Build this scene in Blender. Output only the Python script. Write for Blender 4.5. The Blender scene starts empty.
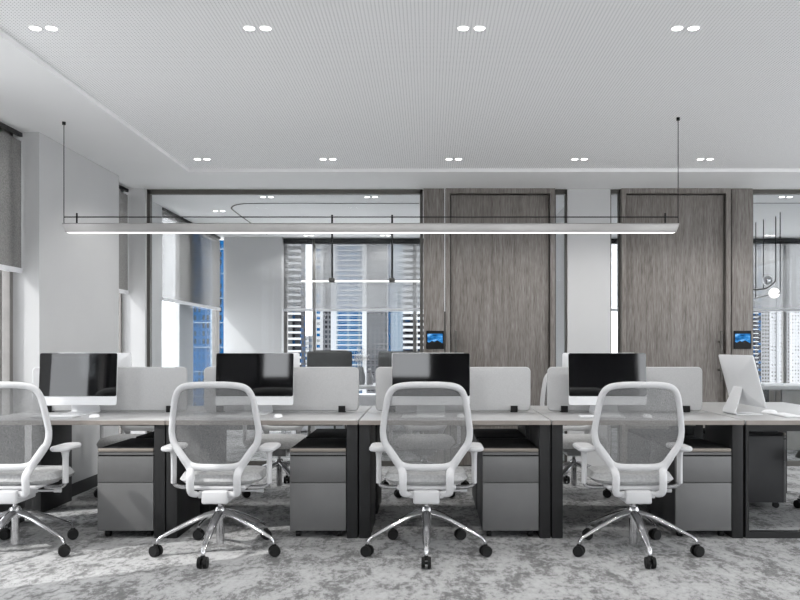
import bpy, bmesh, math, random
from mathutils import Vector, Matrix
random.seed(7)
S = bpy.context.scene
COL = S.collection
PI = math.pi
EYE = 1.197

# ------------------------------------------------------------------ materials
def new_mat(name):
    m = bpy.data.materials.new(name); m.use_nodes = True
    nt = m.node_tree; nt.nodes.clear()
    out = nt.nodes.new('ShaderNodeOutputMaterial')
    return m, nt, out

def P(nt, col=(.5,.5,.5), rough=.5, metal=0., spec=.5):
    b = nt.nodes.new('ShaderNodeBsdfPrincipled')
    b.inputs['Base Color'].default_value = (*col, 1)
    b.inputs['Roughness'].default_value = rough
    b.inputs['Metallic'].default_value = metal
    b.inputs['Specular IOR Level'].default_value = spec
    return b

def coords(nt, scale=(1,1,1), kind='Object'):
    tc = nt.nodes.new('ShaderNodeTexCoord'); mp = nt.nodes.new('ShaderNodeMapping')
    mp.inputs['Scale'].default_value = scale
    nt.links.new(tc.outputs[kind], mp.inputs['Vector'])
    return mp.outputs['Vector']

def noise(nt, vec, scale, detail=4, rough=.5, dist=0.):
    n = nt.nodes.new('ShaderNodeTexNoise')
    n.inputs['Scale'].default_value = scale; n.inputs['Detail'].default_value = detail
    n.inputs['Roughness'].default_value = rough; n.inputs['Distortion'].default_value = dist
    nt.links.new(vec, n.inputs['Vector']); return n.outputs['Fac']

def ramp(nt, fac, stops):
    r = nt.nodes.new('ShaderNodeValToRGB')
    e = r.color_ramp.elements
    while len(e) < len(stops): e.new(.5)
    for el, (p, c) in zip(e, stops):
        el.position = p; el.color = (*c, 1) if len(c) == 3 else c
    nt.links.new(fac, r.inputs['Fac']); return r.outputs['Color']

def g(v): return (v, v, v)

def mmath(nt, op, a, b=None, c=None):
    n = nt.nodes.new('ShaderNodeMath'); n.operation = op
    for i, v in enumerate((a, b, c)):
        if v is None: continue
        if isinstance(v, (int, float)): n.inputs[i].default_value = v
        else: nt.links.new(v, n.inputs[i])
    return n.outputs[0]

def mixc(nt, fac, a, b):
    n = nt.nodes.new('ShaderNodeMix'); n.data_type = 'RGBA'
    for i, v in ((0, fac), (6, a), (7, b)):
        if isinstance(v, (int, float)): n.inputs[i].default_value = v
        elif isinstance(v, tuple): n.inputs[i].default_value = (*v, 1)
        else: nt.links.new(v, n.inputs[i])
    return n.outputs[2]

def bump(nt, h, b, strength=.2, dist=.01):
    n = nt.nodes.new('ShaderNodeBump')
    n.inputs['Strength'].default_value = strength; n.inputs['Distance'].default_value = dist
    nt.links.new(h, n.inputs['Height']); nt.links.new(n.outputs['Normal'], b.inputs['Normal'])

def simple(name, col, rough=.5, metal=0., var=.06, nscale=12., spec=.5, bmp=0.):
    m, nt, out = new_mat(name)
    b = P(nt, col, rough, metal, spec)
    v = coords(nt)
    n = noise(nt, v, nscale, 3)
    lo = tuple(max(0, c*(1-var)) for c in col); hi = tuple(min(1, c*(1+var)) for c in col)
    nt.links.new(ramp(nt, n, [(.3, lo), (.7, hi)]), b.inputs['Base Color'])
    if bmp: bump(nt, noise(nt, v, nscale*25, 2), b, bmp, .002)
    nt.links.new(b.outputs[0], out.inputs[0]); return m

def emis(name, col, st):
    m, nt, out = new_mat(name)
    e = nt.nodes.new('ShaderNodeEmission'); e.inputs[0].default_value = (*col, 1); e.inputs[1].default_value = st
    nt.links.new(e.outputs[0], out.inputs[0]); return m

def glassmat(name, tint=(1,1,1), refl=1.0):
    m, nt, out = new_mat(name)
    t = nt.nodes.new('ShaderNodeBsdfTransparent'); t.inputs[0].default_value = (*tint, 1)
    gl = nt.nodes.new('ShaderNodeBsdfGlossy'); gl.inputs['Roughness'].default_value = .01
    gl.inputs[0].default_value = (.9,.93,.95,1)
    fr = nt.nodes.new('ShaderNodeFresnel'); fr.inputs[0].default_value = 1.45
    f = mmath(nt, 'MULTIPLY', fr.outputs[0], refl)
    mx = nt.nodes.new('ShaderNodeMixShader')
    nt.links.new(f, mx.inputs[0]); nt.links.new(t.outputs[0], mx.inputs[1]); nt.links.new(gl.outputs[0], mx.inputs[2])
    nt.links.new(mx.outputs[0], out.inputs[0]); return m

def fabric_see(name, col, transp, transl, axis_u=0, period=.006):
    """woven see-through cloth: threads with open gaps between them"""
    m, nt, out = new_mat(name)
    tc = nt.nodes.new('ShaderNodeTexCoord')
    v = coords(nt)
    n = noise(nt, v, 90, 2)
    c = ramp(nt, n, [(.3, tuple(x*.75 for x in col)), (.7, tuple(min(1, x*1.2) for x in col))])
    d = nt.nodes.new('ShaderNodeBsdfDiffuse'); nt.links.new(c, d.inputs[0])
    tl = nt.nodes.new('ShaderNodeBsdfTranslucent'); nt.links.new(c, tl.inputs[0])
    tp = nt.nodes.new('ShaderNodeBsdfTransparent')
    m1 = nt.nodes.new('ShaderNodeMixShader'); m1.inputs[0].default_value = transl
    nt.links.new(d.outputs[0], m1.inputs[1]); nt.links.new(tl.outputs[0], m1.inputs[2])
    m2 = nt.nodes.new('ShaderNodeMixShader')
    n2 = noise(nt, v, 160, 2)
    f = mmath(nt, 'MULTIPLY_ADD', n2, .3, transp-.15)
    f.node.use_clamp = True
    nt.links.new(f, m2.inputs[0])
    nt.links.new(m1.outputs[0], m2.inputs[1]); nt.links.new(tp.outputs[0], m2.inputs[2])
    nt.links.new(m2.outputs[0], out.inputs[0]); return m

def carpet():
    m, nt, out = new_mat('grey_mottled_carpet')
    b = P(nt, g(.3), .95, 0, .1)
    v = coords(nt, (1, 1, 1))
    vs = coords(nt, (1.25, .72, 1))
    a = noise(nt, vs, 4.5, 10, .74, .4)
    c = noise(nt, vs, 24., 6, .75, .2)
    a2 = mmath(nt, 'MULTIPLY_ADD', c, .5, mmath(nt, 'MULTIPLY', a, .62))
    f = noise(nt, v, 190, 2, .6)
    a3 = mmath(nt, 'MULTIPLY_ADD', f, .2, mmath(nt, 'ADD', a2, -.1))
    colr = ramp(nt, a3, [(.47, g(.155)), (.53, g(.235)), (.56, g(.36)), (.66, (.44,.44,.443))])
    nt.links.new(colr, b.inputs['Base Color'])
    bump(nt, f, b, .5, .004)
    nt.links.new(b.outputs[0], out.inputs[0]); return m

def wood():
    m, nt, out = new_mat('grey_brown_veneer')
    b = P(nt, g(.2), .5, 0, .35)
    v = coords(nt, (45, 45, 2.2)); v2 = coords(nt, (9, 9, .7)); v3 = coords(nt, (120, 120, 7))
    n1 = noise(nt, v, 1.6, 6, .65, .35); n2 = noise(nt, v2, 1.8, 4, .5, .6); n3 = noise(nt, v3, 1.5, 3)
    s = mmath(nt, 'MULTIPLY_ADD', n2, .25, mmath(nt, 'MULTIPLY', n1, .40))
    s = mmath(nt, 'MULTIPLY_ADD', n3, .5, s)
    c = ramp(nt, s, [(.44, (.10,.088,.079)), (.54, (.165,.148,.134)), (.62, (.215,.197,.182)), (.74, (.27,.262,.255))])
    nt.links.new(c, b.inputs['Base Color']); bump(nt, s, b, .15, .002)
    nt.links.new(b.outputs[0], out.inputs[0]); return m

def perforated():
    m, nt, out = new_mat('perforated_white_ceiling_board')
    b = P(nt, g(.7), .7, 0, .2)
    tc = nt.nodes.new('ShaderNodeTexCoord'); sp = nt.nodes.new('ShaderNodeSeparateXYZ')
    nt.links.new(tc.outputs['Object'], sp.inputs[0])
    per = .0185
    def cell(o, off=0.):
        a = mmath(nt, 'MULTIPLY_ADD', o, 1/per, off)
        return mmath(nt, 'ADD', mmath(nt, 'FRACT', a), -.5)
    x, y = cell(sp.outputs[0], 500), cell(sp.outputs[1], 500)
    r2 = mmath(nt, 'ADD', mmath(nt, 'MULTIPLY', x, x), mmath(nt, 'MULTIPLY', y, y))
    hole = mmath(nt, 'LESS_THAN', r2, .17**2)
    nt.links.new(mixc(nt, hole, (.90,.90,.90), (.34,.34,.345)), b.inputs['Base Color'])
    nt.links.new(b.outputs[0], out.inputs[0]); return m

def mesh_fabric():
    m, nt, out = new_mat('grey_chair_mesh')
    tc = nt.nodes.new('ShaderNodeTexCoord'); sp = nt.nodes.new('ShaderNodeSeparateXYZ')
    nt.links.new(tc.outputs['Object'], sp.inputs[0])
    v = coords(nt)
    n = noise(nt, v, 220, 2)
    c = ramp(nt, n, [(.3, g(.13)), (.7, g(.30))])
    d = nt.nodes.new('ShaderNodeBsdfDiffuse'); nt.links.new(c, d.inputs[0])
    tp = nt.nodes.new('ShaderNodeBsdfTransparent')
    per = .0055
    x = mmath(nt, 'FRACT', mmath(nt, 'MULTIPLY_ADD', sp.outputs[0], 1/per, 300))
    z = mmath(nt, 'FRACT', mmath(nt, 'MULTIPLY_ADD', sp.outputs[2], 1/per, 300))
    hole = mmath(nt, 'MULTIPLY', mmath(nt, 'GREATER_THAN', x, .42), mmath(nt, 'GREATER_THAN', z, .42))
    mx = nt.nodes.new('ShaderNodeMixShader')
    nt.links.new(hole, mx.inputs[0]); nt.links.new(d.outputs[0], mx.inputs[1]); nt.links.new(tp.outputs[0], mx.inputs[2])
    nt.links.new(mx.outputs[0], out.inputs[0]); return m

def facade(name, wall, win, px=4., dx=.5, pz=3.1, dz=.55, win2=None, rough=.7):
    """window grid as surface pattern; px/pz = bay and floor size in metres"""
    m, nt, out = new_mat(name)
    b = P(nt, wall, rough, 0, .04)
    tc = nt.nodes.new('ShaderNodeTexCoord'); sp = nt.nodes.new('ShaderNodeSeparateXYZ')
    nt.links.new(tc.outputs['Object'], sp.inputs[0])
    xy = mmath(nt, 'ADD', sp.outputs[0], sp.outputs[1])
    ax = mmath(nt, 'MULTIPLY_ADD', xy, 1/px, 1000.2); az = mmath(nt, 'MULTIPLY_ADD', sp.outputs[2], 1/pz, 1000.)
    mk = mmath(nt, 'MULTIPLY', mmath(nt, 'LESS_THAN', mmath(nt, 'FRACT', ax), dx), mmath(nt, 'LESS_THAN', mmath(nt, 'FRACT', az), dz))
    wc = win
    if win2:
        cmb = nt.nodes.new('ShaderNodeCombineXYZ')
        nt.links.new(mmath(nt, 'FLOOR', ax), cmb.inputs[0]); nt.links.new(mmath(nt, 'FLOOR', az), cmb.inputs[1])
        wn = nt.nodes.new('ShaderNodeTexWhiteNoise'); nt.links.new(cmb.outputs[0], wn.inputs[0])
        wc = mixc(nt, mmath(nt, 'GREATER_THAN', wn.outputs['Value'], .55), win, win2)
    nt.links.new(mixc(nt, mk, wall, wc), b.inputs['Base Color'])
    nt.links.new(b.outputs[0], out.inputs[0]); return m

M = {}
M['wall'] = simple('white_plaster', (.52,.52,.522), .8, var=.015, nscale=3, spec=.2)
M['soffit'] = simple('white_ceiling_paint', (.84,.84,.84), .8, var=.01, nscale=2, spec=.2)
M['perf'] = perforated()
M['carpet'] = carpet()
M['charcoal'] = simple('charcoal_wall_panel', (.05,.05,.052), .8)
M['wood'] = wood()
M['dark_metal'] = simple('dark_bronze_metal', (.085,.08,.072), .45, .1)
M['mull'] = simple('grey_window_frame', (.22,.21,.20), .5, .2)
M['black'] = simple('black_plastic', (.006,.006,.006), .5, spec=.25)
M['legmat'] = simple('charcoal_powder_coat', (.016,.016,.0165), .55, .0, spec=.3)
M['ped_side'] = simple('charcoal_pedestal_side', (.036,.036,.038), .5)
M['ped_front'] = simple('grey_pedestal_front', (.13,.13,.13), .45, .1, var=.03)
M['ped_top_shaded'] = simple('shaded_seat_pad', (.012,.012,.013), .9)  # desk's shadow on the pad top put into its black colour
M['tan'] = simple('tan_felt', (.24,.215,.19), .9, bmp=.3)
M['desktop'] = simple('pale_grey_laminate', (.40,.40,.40), .33, var=.02, spec=.5)
M['edge'] = simple('beige_edge_band', (.25,.222,.20), .5)
M['screen_fab'] = simple('light_grey_felt', (.46,.46,.463), .95, var=.05, nscale=150, bmp=.4)
M['plastic'] = simple('white_chair_plastic', (.53,.53,.537), .38, var=.015, spec=.45)
M['seatfab'] = simple('pale_grey_seat_cloth', (.42,.42,.42), .9, var=.15, nscale=70, bmp=.4)
M['mesh'] = mesh_fabric()
M['chrome'] = simple('polished_aluminium', (.62,.62,.63), .16, 1.)
M['alu'] = simple('silver_aluminium', (.72,.725,.735), .38, .1, var=.01)
M['glossblack'] = simple('black_screen_glass', (.002,.002,.0025), .04, 0, spec=.95)
M['whitekey'] = simple('white_key_plastic', (.85,.85,.86), .4)
M['blind_dark'] = fabric_see('dark_grey_blind_cloth', (.22,.216,.21), .25, .45)
M['blind_mid'] = fabric_see('grey_office_blind_cloth', (.26,.255,.25), .42, .5)
M['blind_light'] = fabric_see('pale_grey_blind_cloth', (.31,.31,.31), .52, .6)
M['hem'] = simple('pale_blind_rail', (.72,.72,.74), .5)
M['glass'] = glassmat('clear_glass', (.97,.98,.985), .25)
M['winglass'] = glassmat('window_glass', (.95,.96,.97), .15)
M['lamp'] = emis('warm_white_downlight', (1,.98,.95), 4)
M['strip'] = emis('linear_diffuser_glow', (1,.99,.97), 1.1)
M['globe'] = emis('lit_opal_globe', (1,.99,.97), .8)
M['lampmetal'] = simple('brushed_lamp_metal', (.36,.35,.34), .3, .8, var=.1, nscale=3)
M['charfab'] = simple('charcoal_upholstery', (.085,.085,.085), .9)
M['cabinet'] = simple('taupe_panel', (.26,.25,.235), .6)

# ------------------------------------------------------------------ mesh helpers
class MB:
    def __init__(self): self.bm = bmesh.new()
    def box(self, lo, hi, bev=0., seg=2, mtx=None):
        r = bmesh.ops.create_cube(self.bm, size=1.)
        vs = r['verts']
        for v in vs:
            v.co = Vector([lo[i] + (v.co[i]+.5)*(hi[i]-lo[i]) for i in range(3)])
        if bev:
            es = list({e for v in vs for e in v.link_edges})
            r2 = bmesh.ops.bevel(self.bm, geom=es, offset=bev, segments=seg, affect='EDGES', profile=.5)
            vs = list({v for f in r2['faces'] for v in f.verts} | {v for v in vs if v.is_valid})
        if mtx is not None:
            for v in vs: v.co = mtx @ v.co
        return self
    def tube(self, p0, p1, r0, r1=None, n=16, caps=True):
        r1 = r0 if r1 is None else r1
        p0, p1 = Vector(p0), Vector(p1); t = (p1-p0).normalized()
        a = Vector((0,0,1)) if abs(t.z) < .9 else Vector((1,0,0))
        u = t.cross(a).normalized(); w = t.cross(u)
        rings = []
        for p, r in ((p0, r0), (p1, r1)):
            rings.append([self.bm.verts.new(p + (u*math.cos(2*PI*k/n) + w*math.sin(2*PI*k/n))*r) for k in range(n)])
        for k in range(n):
            self.bm.faces.new((rings[0][k], rings[0][(k+1)%n], rings[1][(k+1)%n], rings[1][k]))
        if caps:
            self.bm.faces.new(rings[0][::-1]); self.bm.faces.new(rings[1])
        return self
    def sweep(self, pts, rx, ry, up=(0,1,0), closed=False, sub=5, n=12, rad=None):
        """smooth tube through pts; rx across, ry along `up`; rad = list of scale per point"""
        P_ = [Vector(p) for p in pts]; R = rad or [1.]*len(P_)
        path = []; rr = []
        N = len(P_); segs = N if closed else N-1
        def cp(i): return P_[i % N] if closed else P_[max(0, min(N-1, i))]
        for i in range(segs):
            a, b, c, d = cp(i-1), cp(i), cp(i+1), cp(i+2)
            for k in range(sub):
                t = k/sub
                path.append(.5*((2*b) + (c-a)*t + (2*a-5*b+4*c-d)*t*t + (3*b-a-3*c+d)*t**3))
                rr.append(R[i]*(1-t) + R[(i+1) % N]*t)
        if not closed: path.append(P_[-1]); rr.append(R[-1])
        L = len(path); rings = []
        up = Vector(up)
        for i in range(L):
            if closed: t = path[(i+1) % L]-path[i-1]
            else: t = path[min(L-1, i+1)]-path[max(0, i-1)]
            t.normalize()
            b = (up - t*up.dot(t)); b.normalize(); nn = t.cross(b)
            rings.append([self.bm.verts.new(path[i] + nn*rx*rr[i]*math.cos(2*PI*k/n) + b*ry*rr[i]*math.sin(2*PI*k/n)) for k in range(n)])
        for i in range(L if closed else L-1):
            A, B = rings[i], rings[(i+1) % L]
            for k in range(n):
                self.bm.faces.new((A[k], A[(k+1)%n], B[(k+1)%n], B[k]))
        if not closed:
            self.bm.faces.new(rings[0][::-1]); self.bm.faces.new(rings[-1])
        return self
    def lathe(self, prof, c=(0,0,0), n=24):
        rings = []
        for r, z in prof:
            if r < 1e-5: rings.append([self.bm.verts.new((c[0], c[1], c[2]+z))])
            else: rings.append([self.bm.verts.new((c[0]+r*math.cos(2*PI*k/n), c[1]+r*math.sin(2*PI*k/n), c[2]+z)) for k in range(n)])
        for A, B in zip(rings, rings[1:]):
            for k in range(n):
                k2 = (k+1) % n
                if len(A) == 1 and len(B) == 1: continue
                if len(A) == 1: self.bm.faces.new((A[0], B[k], B[k2]))
                elif len(B) == 1: self.bm.faces.new((A[k], A[k2], B[0]))
                else: self.bm.faces.new((A[k], A[k2], B[k2], B[k]))
        return self
    def sphere(self, c, r, n=16):
        pr = [(r*math.sin(PI*i/n), -r*math.cos(PI*i/n)) for i in range(n+1)]
        return self.lathe(pr, c, n*2)
    def plate(self, w, h, rad, th, c=(0,0,0), seg=6, only_top=False):
        """upright rounded plate centred at c, in XZ, thickness along Y; bevelled rim"""
        def ring(inset, y):
            out = []
            for cx, cz, a0 in ((w/2-rad, h/2-rad, 0), (-w/2+rad, h/2-rad, 90), (-w/2+rad, -h/2+rad, 180), (w/2-rad, -h/2+rad, 270)):
                for k in range(seg+1):
                    a = math.radians(a0+90*k/seg)
                    out.append(self.bm.verts.new((c[0]+cx+(rad-inset)*math.cos(a), c[1]+y, c[2]+cz+(rad-inset)*math.sin(a))))
            return out
        b = min(th*.3, rad*.8)
        R = [ring(b, -th/2), ring(0, -th/2+b), ring(0, th/2-b), ring(b, th/2)]
        n = len(R[0])
        for A, B in zip(R, R[1:]):
            for k in range(n): self.bm.faces.new((A[k], A[(k+1)%n], B[(k+1)%n], B[k]))
        self.bm.faces.new(R[0][::-1]); self.bm.faces.new(R[-1])
        return self
    def grid(self, fn, nu, nv):
        V = [[self.bm.verts.new(fn(i/nu, j/nv)) for i in range(nu+1)] for j in range(nv+1)]
        for j in range(nv):
            for i in range(nu): self.bm.faces.new((V[j][i], V[j][i+1], V[j+1][i+1], V[j+1][i]))
        return self
    def build(self, name, mat, parent=None, label=None, smooth=True, mtx=None):
        bmesh.ops.recalc_face_normals(self.bm, faces=self.bm.faces)
        me = bpy.data.meshes.new(name)
        if mtx is not None: self.bm.transform(mtx)
        self.bm.to_mesh(me); self.bm.free()
        me.materials.append(mat)
        if smooth:
            me.shade_smooth(); me.set_sharp_from_angle(angle=math.radians(35))
        o = bpy.data.objects.new(name, me); COL.objects.link(o)
        if parent is not None: o.parent = parent
        if label: o['label'] = label
        return o

def thing(name, label, cat, loc=(0,0,0), rz=0., group=None):
    o = bpy.data.objects.new(name, None); COL.objects.link(o)
    o.empty_display_size = .1
    o.location = loc; o.rotation_euler = (0,0,rz)
    o['label'] = label; o['category'] = cat
    if group: o['group'] = group
    return o

def tag(o, label, cat, group=None):
    o['label'] = label; o['category'] = cat
    if group: o['group'] = group
    return o

def struct(name, mb, mat, parent=None):
    o = mb.build(name, mat, parent)
    if parent is None: o['kind'] = 'structure'
    return o

def dup(root, loc, label, rz=None):
    def rec(o, par):
        c = o.copy(); COL.objects.link(c); c.parent = par
        for ch in list(o.children): rec(ch, c)
        return c
    r = rec(root, None); r.location = loc; r['label'] = label
    if rz is not None: r.rotation_euler = (0,0,rz)
    return r

# ------------------------------------------------------------------ shell
CZ = 2.757
Y1, Y2 = 7.9, 11.45          # partition, far window
XL, XR = -3.1, 6.2
struct('floor', MB().box((XL-.1, -3.2, -.12), (XR+.1, Y2+.2, 0)), M['carpet'])
cb = MB()
cb.box((XL-.1, -3.2, CZ), (-2.15, 7.08, CZ+.2))
cb.box((XL-.1, 7.08, CZ), (XR+.1, Y2+.2, CZ+.2))
struct('ceiling', cb, M['soffit'])
struct('ceiling_panel', MB().box((-2.15, -3.2, 2.787), (XR+.1, 7.08, 2.9)), M['perf'])['kind'] = 'structure'

# left wall: columns and solid bays
wl = MB()
wl.box((XL-.1, 5.76, 0), (-2.838, 7.24, CZ))
wl.box((XL-.1, 7.82, 0), (-2.805, 7.95, CZ))
wl.box((XL-.1, 7.95, 0), (-2.975, 8.82, CZ))
wl.box((XL-.1, 4.45, 0), (-3.0, 4.95, CZ))
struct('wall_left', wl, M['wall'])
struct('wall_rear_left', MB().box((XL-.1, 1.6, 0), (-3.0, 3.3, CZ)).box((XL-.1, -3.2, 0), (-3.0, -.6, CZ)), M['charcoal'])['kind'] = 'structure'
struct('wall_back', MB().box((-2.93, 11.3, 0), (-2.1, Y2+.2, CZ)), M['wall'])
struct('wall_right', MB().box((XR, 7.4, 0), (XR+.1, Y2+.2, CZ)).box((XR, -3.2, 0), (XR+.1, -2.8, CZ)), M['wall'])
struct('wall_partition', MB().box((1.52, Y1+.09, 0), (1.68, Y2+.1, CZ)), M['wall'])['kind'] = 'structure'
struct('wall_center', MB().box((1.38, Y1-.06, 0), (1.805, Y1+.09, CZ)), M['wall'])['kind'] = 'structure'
# unseen rear wall, made dark and pierced to shape the screens' reflections
wf = MB(); yb = -3.1
xs = [(-3.1, -2.95, 0, CZ), (-2.95, -2.42, 0, 1.8), (-2.42, -2.25, 0, CZ), (-.7, .06, 0, 1.8), (.06, .8, 0, CZ), (2.4, 3.65, 0, CZ), (5.9, 6.2, 0, CZ)]
for a, b, z0, z1 in xs: wf.box((a, yb-.1, z0), (b, yb, z1))
struct('wall_front', wf, M['charcoal'])
def winframe(name, lo, hi, axis, mulls=(), fr=.045, dep=.06, rails=()):
    """window unit; axis 0 = runs along X, 1 = runs along Y. lo/hi = (u, z) ; plane coordinate in p"""
    u0, z0, p = lo; u1, z1 = hi
    f = MB()
    def b(a0, a1, c0, c1):
        if axis == 0: f.box((a0, p-dep/2, c0), (a1, p+dep/2, c1))
        else: f.box((p-dep/2, a0, c0), (p+dep/2, a1, c1))
    b(u0, u1, z0, z0+fr); b(u0, u1, z1-fr, z1); b(u0, u0+fr, z0, z1); b(u1-fr, u1, z0, z1)
    for m_ in mulls: b(m_-fr/2, m_+fr/2, z0, z1)
    for r_ in rails: b(u0, u1, r_-.02, r_+.02)
    o = struct(name, f, M['mull'])
    e = [u0] + list(mulls) + [u1]
    for a, c in zip(e, e[1:]):
        gl = MB()
        if axis == 0: gl.box((a+.01, p-.006, z0+.01), (c-.01, p+.006, z1-.01))
        else: gl.box((p-.006, a+.01, z0+.01), (p+.006, c-.01, z1-.01))
        gl.build('window_pane', M['winglass'], o, smooth=False)
    return o
winframe('window_1', (4.95, 0, -3.06), (5.76, CZ), 1, (5.59,))
winframe('window_2', (3.3, 0, -3.06), (4.45, CZ), 1)
winframe('window_3', (7.24, 0, -3.06), (7.82, CZ), 1)
w4 = winframe('window_4', (8.82, 0, -3.06), (Y2, CZ), 1, (11.3,))
MB().box((-3.14, 9.80, 0), (-3.091, 10.38, CZ)).build('exterior_fin', M['wall'], w4)
winframe('window_18', (-2.8, 0, XR+.05), (7.4, CZ), 1, (-1.1, .6, 2.3, 4.0, 5.7))  # unseen right-hand glazing, added to brighten the ceiling with side light
winframe('window_5', (-.6, 0, -3.06), (1.6, CZ), 1, (.5,))
winframe('window_6', (-2.1, 0, Y2+.06), (1.52, CZ), 0, (-1.66, -.2), fr=.05)
winframe('window_7', (1.68, 0, Y2+.06), (XR, CZ), 0, (3.1, 5.18), fr=.05, rails=())
for i, (a, b, z0) in enumerate([(-2.95, -2.42, 1.8), (-2.25, -.7, 0), (-.7, .06, 1.8), (.8, 2.4, 0), (3.65, 5.9, 0)]):  # rear windows out of view, the full-height ones added for fill daylight
    winframe('window_%d' % (8+i), (a, z0, yb-.05), (b, CZ), 0)
# baseboards
bl = MB()
bl.box((-2.838, 6.14, 0), (-2.826, 7.24, .10)).box((-3.1, 5.745, 0), (-2.838, 5.76, .10)).box((-3.0, 4.45, 0), (-2.985, 4.95, .1)).box((-3.0, 1.6, 0), (-2.985, 3.3, .1))
struct('baseboard_left', bl, M['legmat'])
struct('baseboard_back', MB().box((-2.93, 11.285, 0), (-2.1, 11.3, .1)), M['legmat'])

# ------------------------------------------------------------------ glazed partition
def px(x): return (x-428.5)/100.
TOP = CZ
fz = .045
def part_frame(name, x0, x1, fw=.03):
    f = MB()
    f.box((x0, Y1-.03, 0), (x0+fw, Y1+.03, TOP)).box((x1-fw, Y1-.03, 0), (x1, Y1+.03, TOP))
    f.box((x0, Y1-.03, TOP-fz), (x1, Y1+.03, TOP)).box((x0, Y1-.03, 0), (x1, Y1+.03, .05))
    o = struct(name, f, M['dark_metal'])
    MB().box((x0+fw*.6, Y1-.006, .03), (x1-fw*.6, Y1+.006, TOP-.02)).build('glass_pane', M['glass'], o, smooth=False)
    return o
part_frame('window_13', -2.805, -.055)
part_frame('window_14', 1.25, 1.38, .02)
part_frame('window_15', 1.805, 1.912, .016)
part_frame('window_16', 3.205, 6.2)

def door_unit(idx, x0, flip):
    """wood side panel + wood frame + leaf; x0 = left edge, total width 1.3"""
    W = 1.3
    def X(a): return x0+a if not flip else x0+W-a
    def bx(mb, a, b, y0, y1, z0, z1, **k):
        p, q = sorted((X(a), X(b))); return mb.box((p, y0, z0), (q, y1, z1), **k)
    # jamb side panel (carries the touch screen), thin metal reveal, frame
    f = MB()
    bx(f, .22, .265, Y1-.09, Y1+.06, 0, TOP); bx(f, 1.255, 1.30, Y1-.09, Y1+.06, 0, TOP)
    bx(f, .265, 1.255, Y1-.09, Y1+.06, TOP-.05, TOP)
    d = struct('door_%d' % idx, f, M['wood'])
    lf = MB(); bx(lf, .275, 1.245, Y1-.045, Y1, .01, TOP-.06, bev=.003); lf.build('door_leaf', M['wood'], d)
    gp = MB(); bx(gp, .265, 1.255, Y1+.001, Y1+.02, 0, TOP-.05); gp.build('door_stop', M['black'], d)
    pn = MB(); bx(pn, 0, .205, Y1-.08, Y1+.06, 0, TOP, bev=.002); pn.build('side_panel', M['wood'], d)
    gr = MB(); bx(gr, .205, .22, Y1-.06, Y1+.05, 0, TOP); gr.build('shadow_gap', M['dark_metal'], d)
    if not flip: tr = MB(); bx(tr, .207, .215, Y1-.084, Y1-.06, 1.54, TOP); tr.build('metal_reveal', M['alu'], d)
    h = MB()
    hx = X(.32)
    h.box((hx-.012, Y1-.11, .85), (hx+.012, Y1-.09, 1.35), bev=.004)
    h.box((hx-.008, Y1-.095, .95), (hx+.008, Y1-.045, .97)).box((hx-.008, Y1-.095, 1.23), (hx+.008, Y1-.045, 1.25))
    h.build('door_handle', M['dark_metal'], d)
    return X
Xa = door_unit(1, -.05, False)
Xb = door_unit(2, 1.91, True)

# touch panels: black housing, lit screen with a blue sky over dark hills
def touch_panel(x, lab):
    t = thing('touch_panel', lab, 'control panel', (x, Y1-.08, 1.258), 0, 'wall control screens')
    MB().plate(.175, .18, .006, .014, (0, -.007, 0)).build('housing', M['black'], t)
    m, nt, out = new_mat('panel_sky_picture')
    e = nt.nodes.new('ShaderNodeEmission'); v = coords(nt, (1,1,2.2))
    n = noise(nt, v, 14, 5)
    nt.links.new(ramp(nt, n, [(.35, (.005,.03,.09)), (.55, (.02,.14,.36)), (.72, (.25,.45,.65))]), e.inputs[0])
    e.inputs[1].default_value = 1.; nt.links.new(e.outputs[0], out.inputs[0])
    scr = MB().box((-.075, -.0155, -.055), (.075, -.0145, .06)).build('screen', m, t, smooth=False)
    b = MB(); pts = [(-.075,-.055),(.075,-.055),(.075,-.035),(.05,-.02),(.02,-.005),(-.005,-.02),(-.03,-.01),(-.06,-.028),(-.075,-.02)]
    lo = [b.bm.verts.new((p, -.0160, q)) for p, q in pts]; hi = [b.bm.verts.new((p, -.0175, q)) for p, q in pts]
    b.bm.faces.new(lo); b.bm.faces.new(hi[::-1])
    for k in range(len(pts)): b.bm.faces.new((lo[k], lo[(k+1)%len(pts)], hi[(k+1)%len(pts)], hi[k]))
    b.build('hill_picture', M['black'], scr, smooth=False)
touch_panel(.065, 'small black wall screen with blue sky picture, beside the middle wooden door')
touch_panel(3.105, 'small black wall screen with blue sky picture, above the side-on white computer')

# ------------------------------------------------------------------ roller blinds
def blind(axis, u0, u1, p, zb, mat, lab, ztop=CZ-.01):
    if axis == 0: t = thing('roller_blind', lab, 'blind', ((u0+u1)/2, p, zb), 0, 'roller blinds'); 
    else: t = thing('roller_blind', lab, 'blind', (p, (u0+u1)/2, zb), PI/2, 'roller blinds')
    w = (u1-u0)/2; h = ztop-zb
    MB().box((-w, -.002, .02), (w, .002, h-.06)).build('blind_cloth', mat, t, smooth=False)
    MB().box((-w, -.012, -.012), (w, .012, .025), bev=.004).build('bottom_rail', M['hem'], t)
    MB().box((-w, -.012 if axis else -.035, h-(.03 if axis else .075)), (w, .012 if axis else .035, h), bev=.004).build('cassette', M['legmat'], t)
blind(1, 4.97, 5.75, -2.965, 1.737, M['blind_dark'], 'dark grey roller blind at the far left edge beside the white column')
blind(1, 7.26, 7.81, -2.975, 1.72, M['blind_dark'], 'narrow dark blind between white column and glass partition')
blind(1, 8.825, 11.27, -2.975, 1.715, M['blind_mid'], 'wide grey blind on the left window inside the glazed office')
blind(0, -2.09, -1.68, 11.42, 1.71, M['blind_light'], 'narrow pale blind on the far window right beside the white pier')
blind(0, -1.64, 1.50, 11.42, 1.71, M['blind_light'], 'wide pale blind on the far window behind the small linear lamp')
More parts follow.
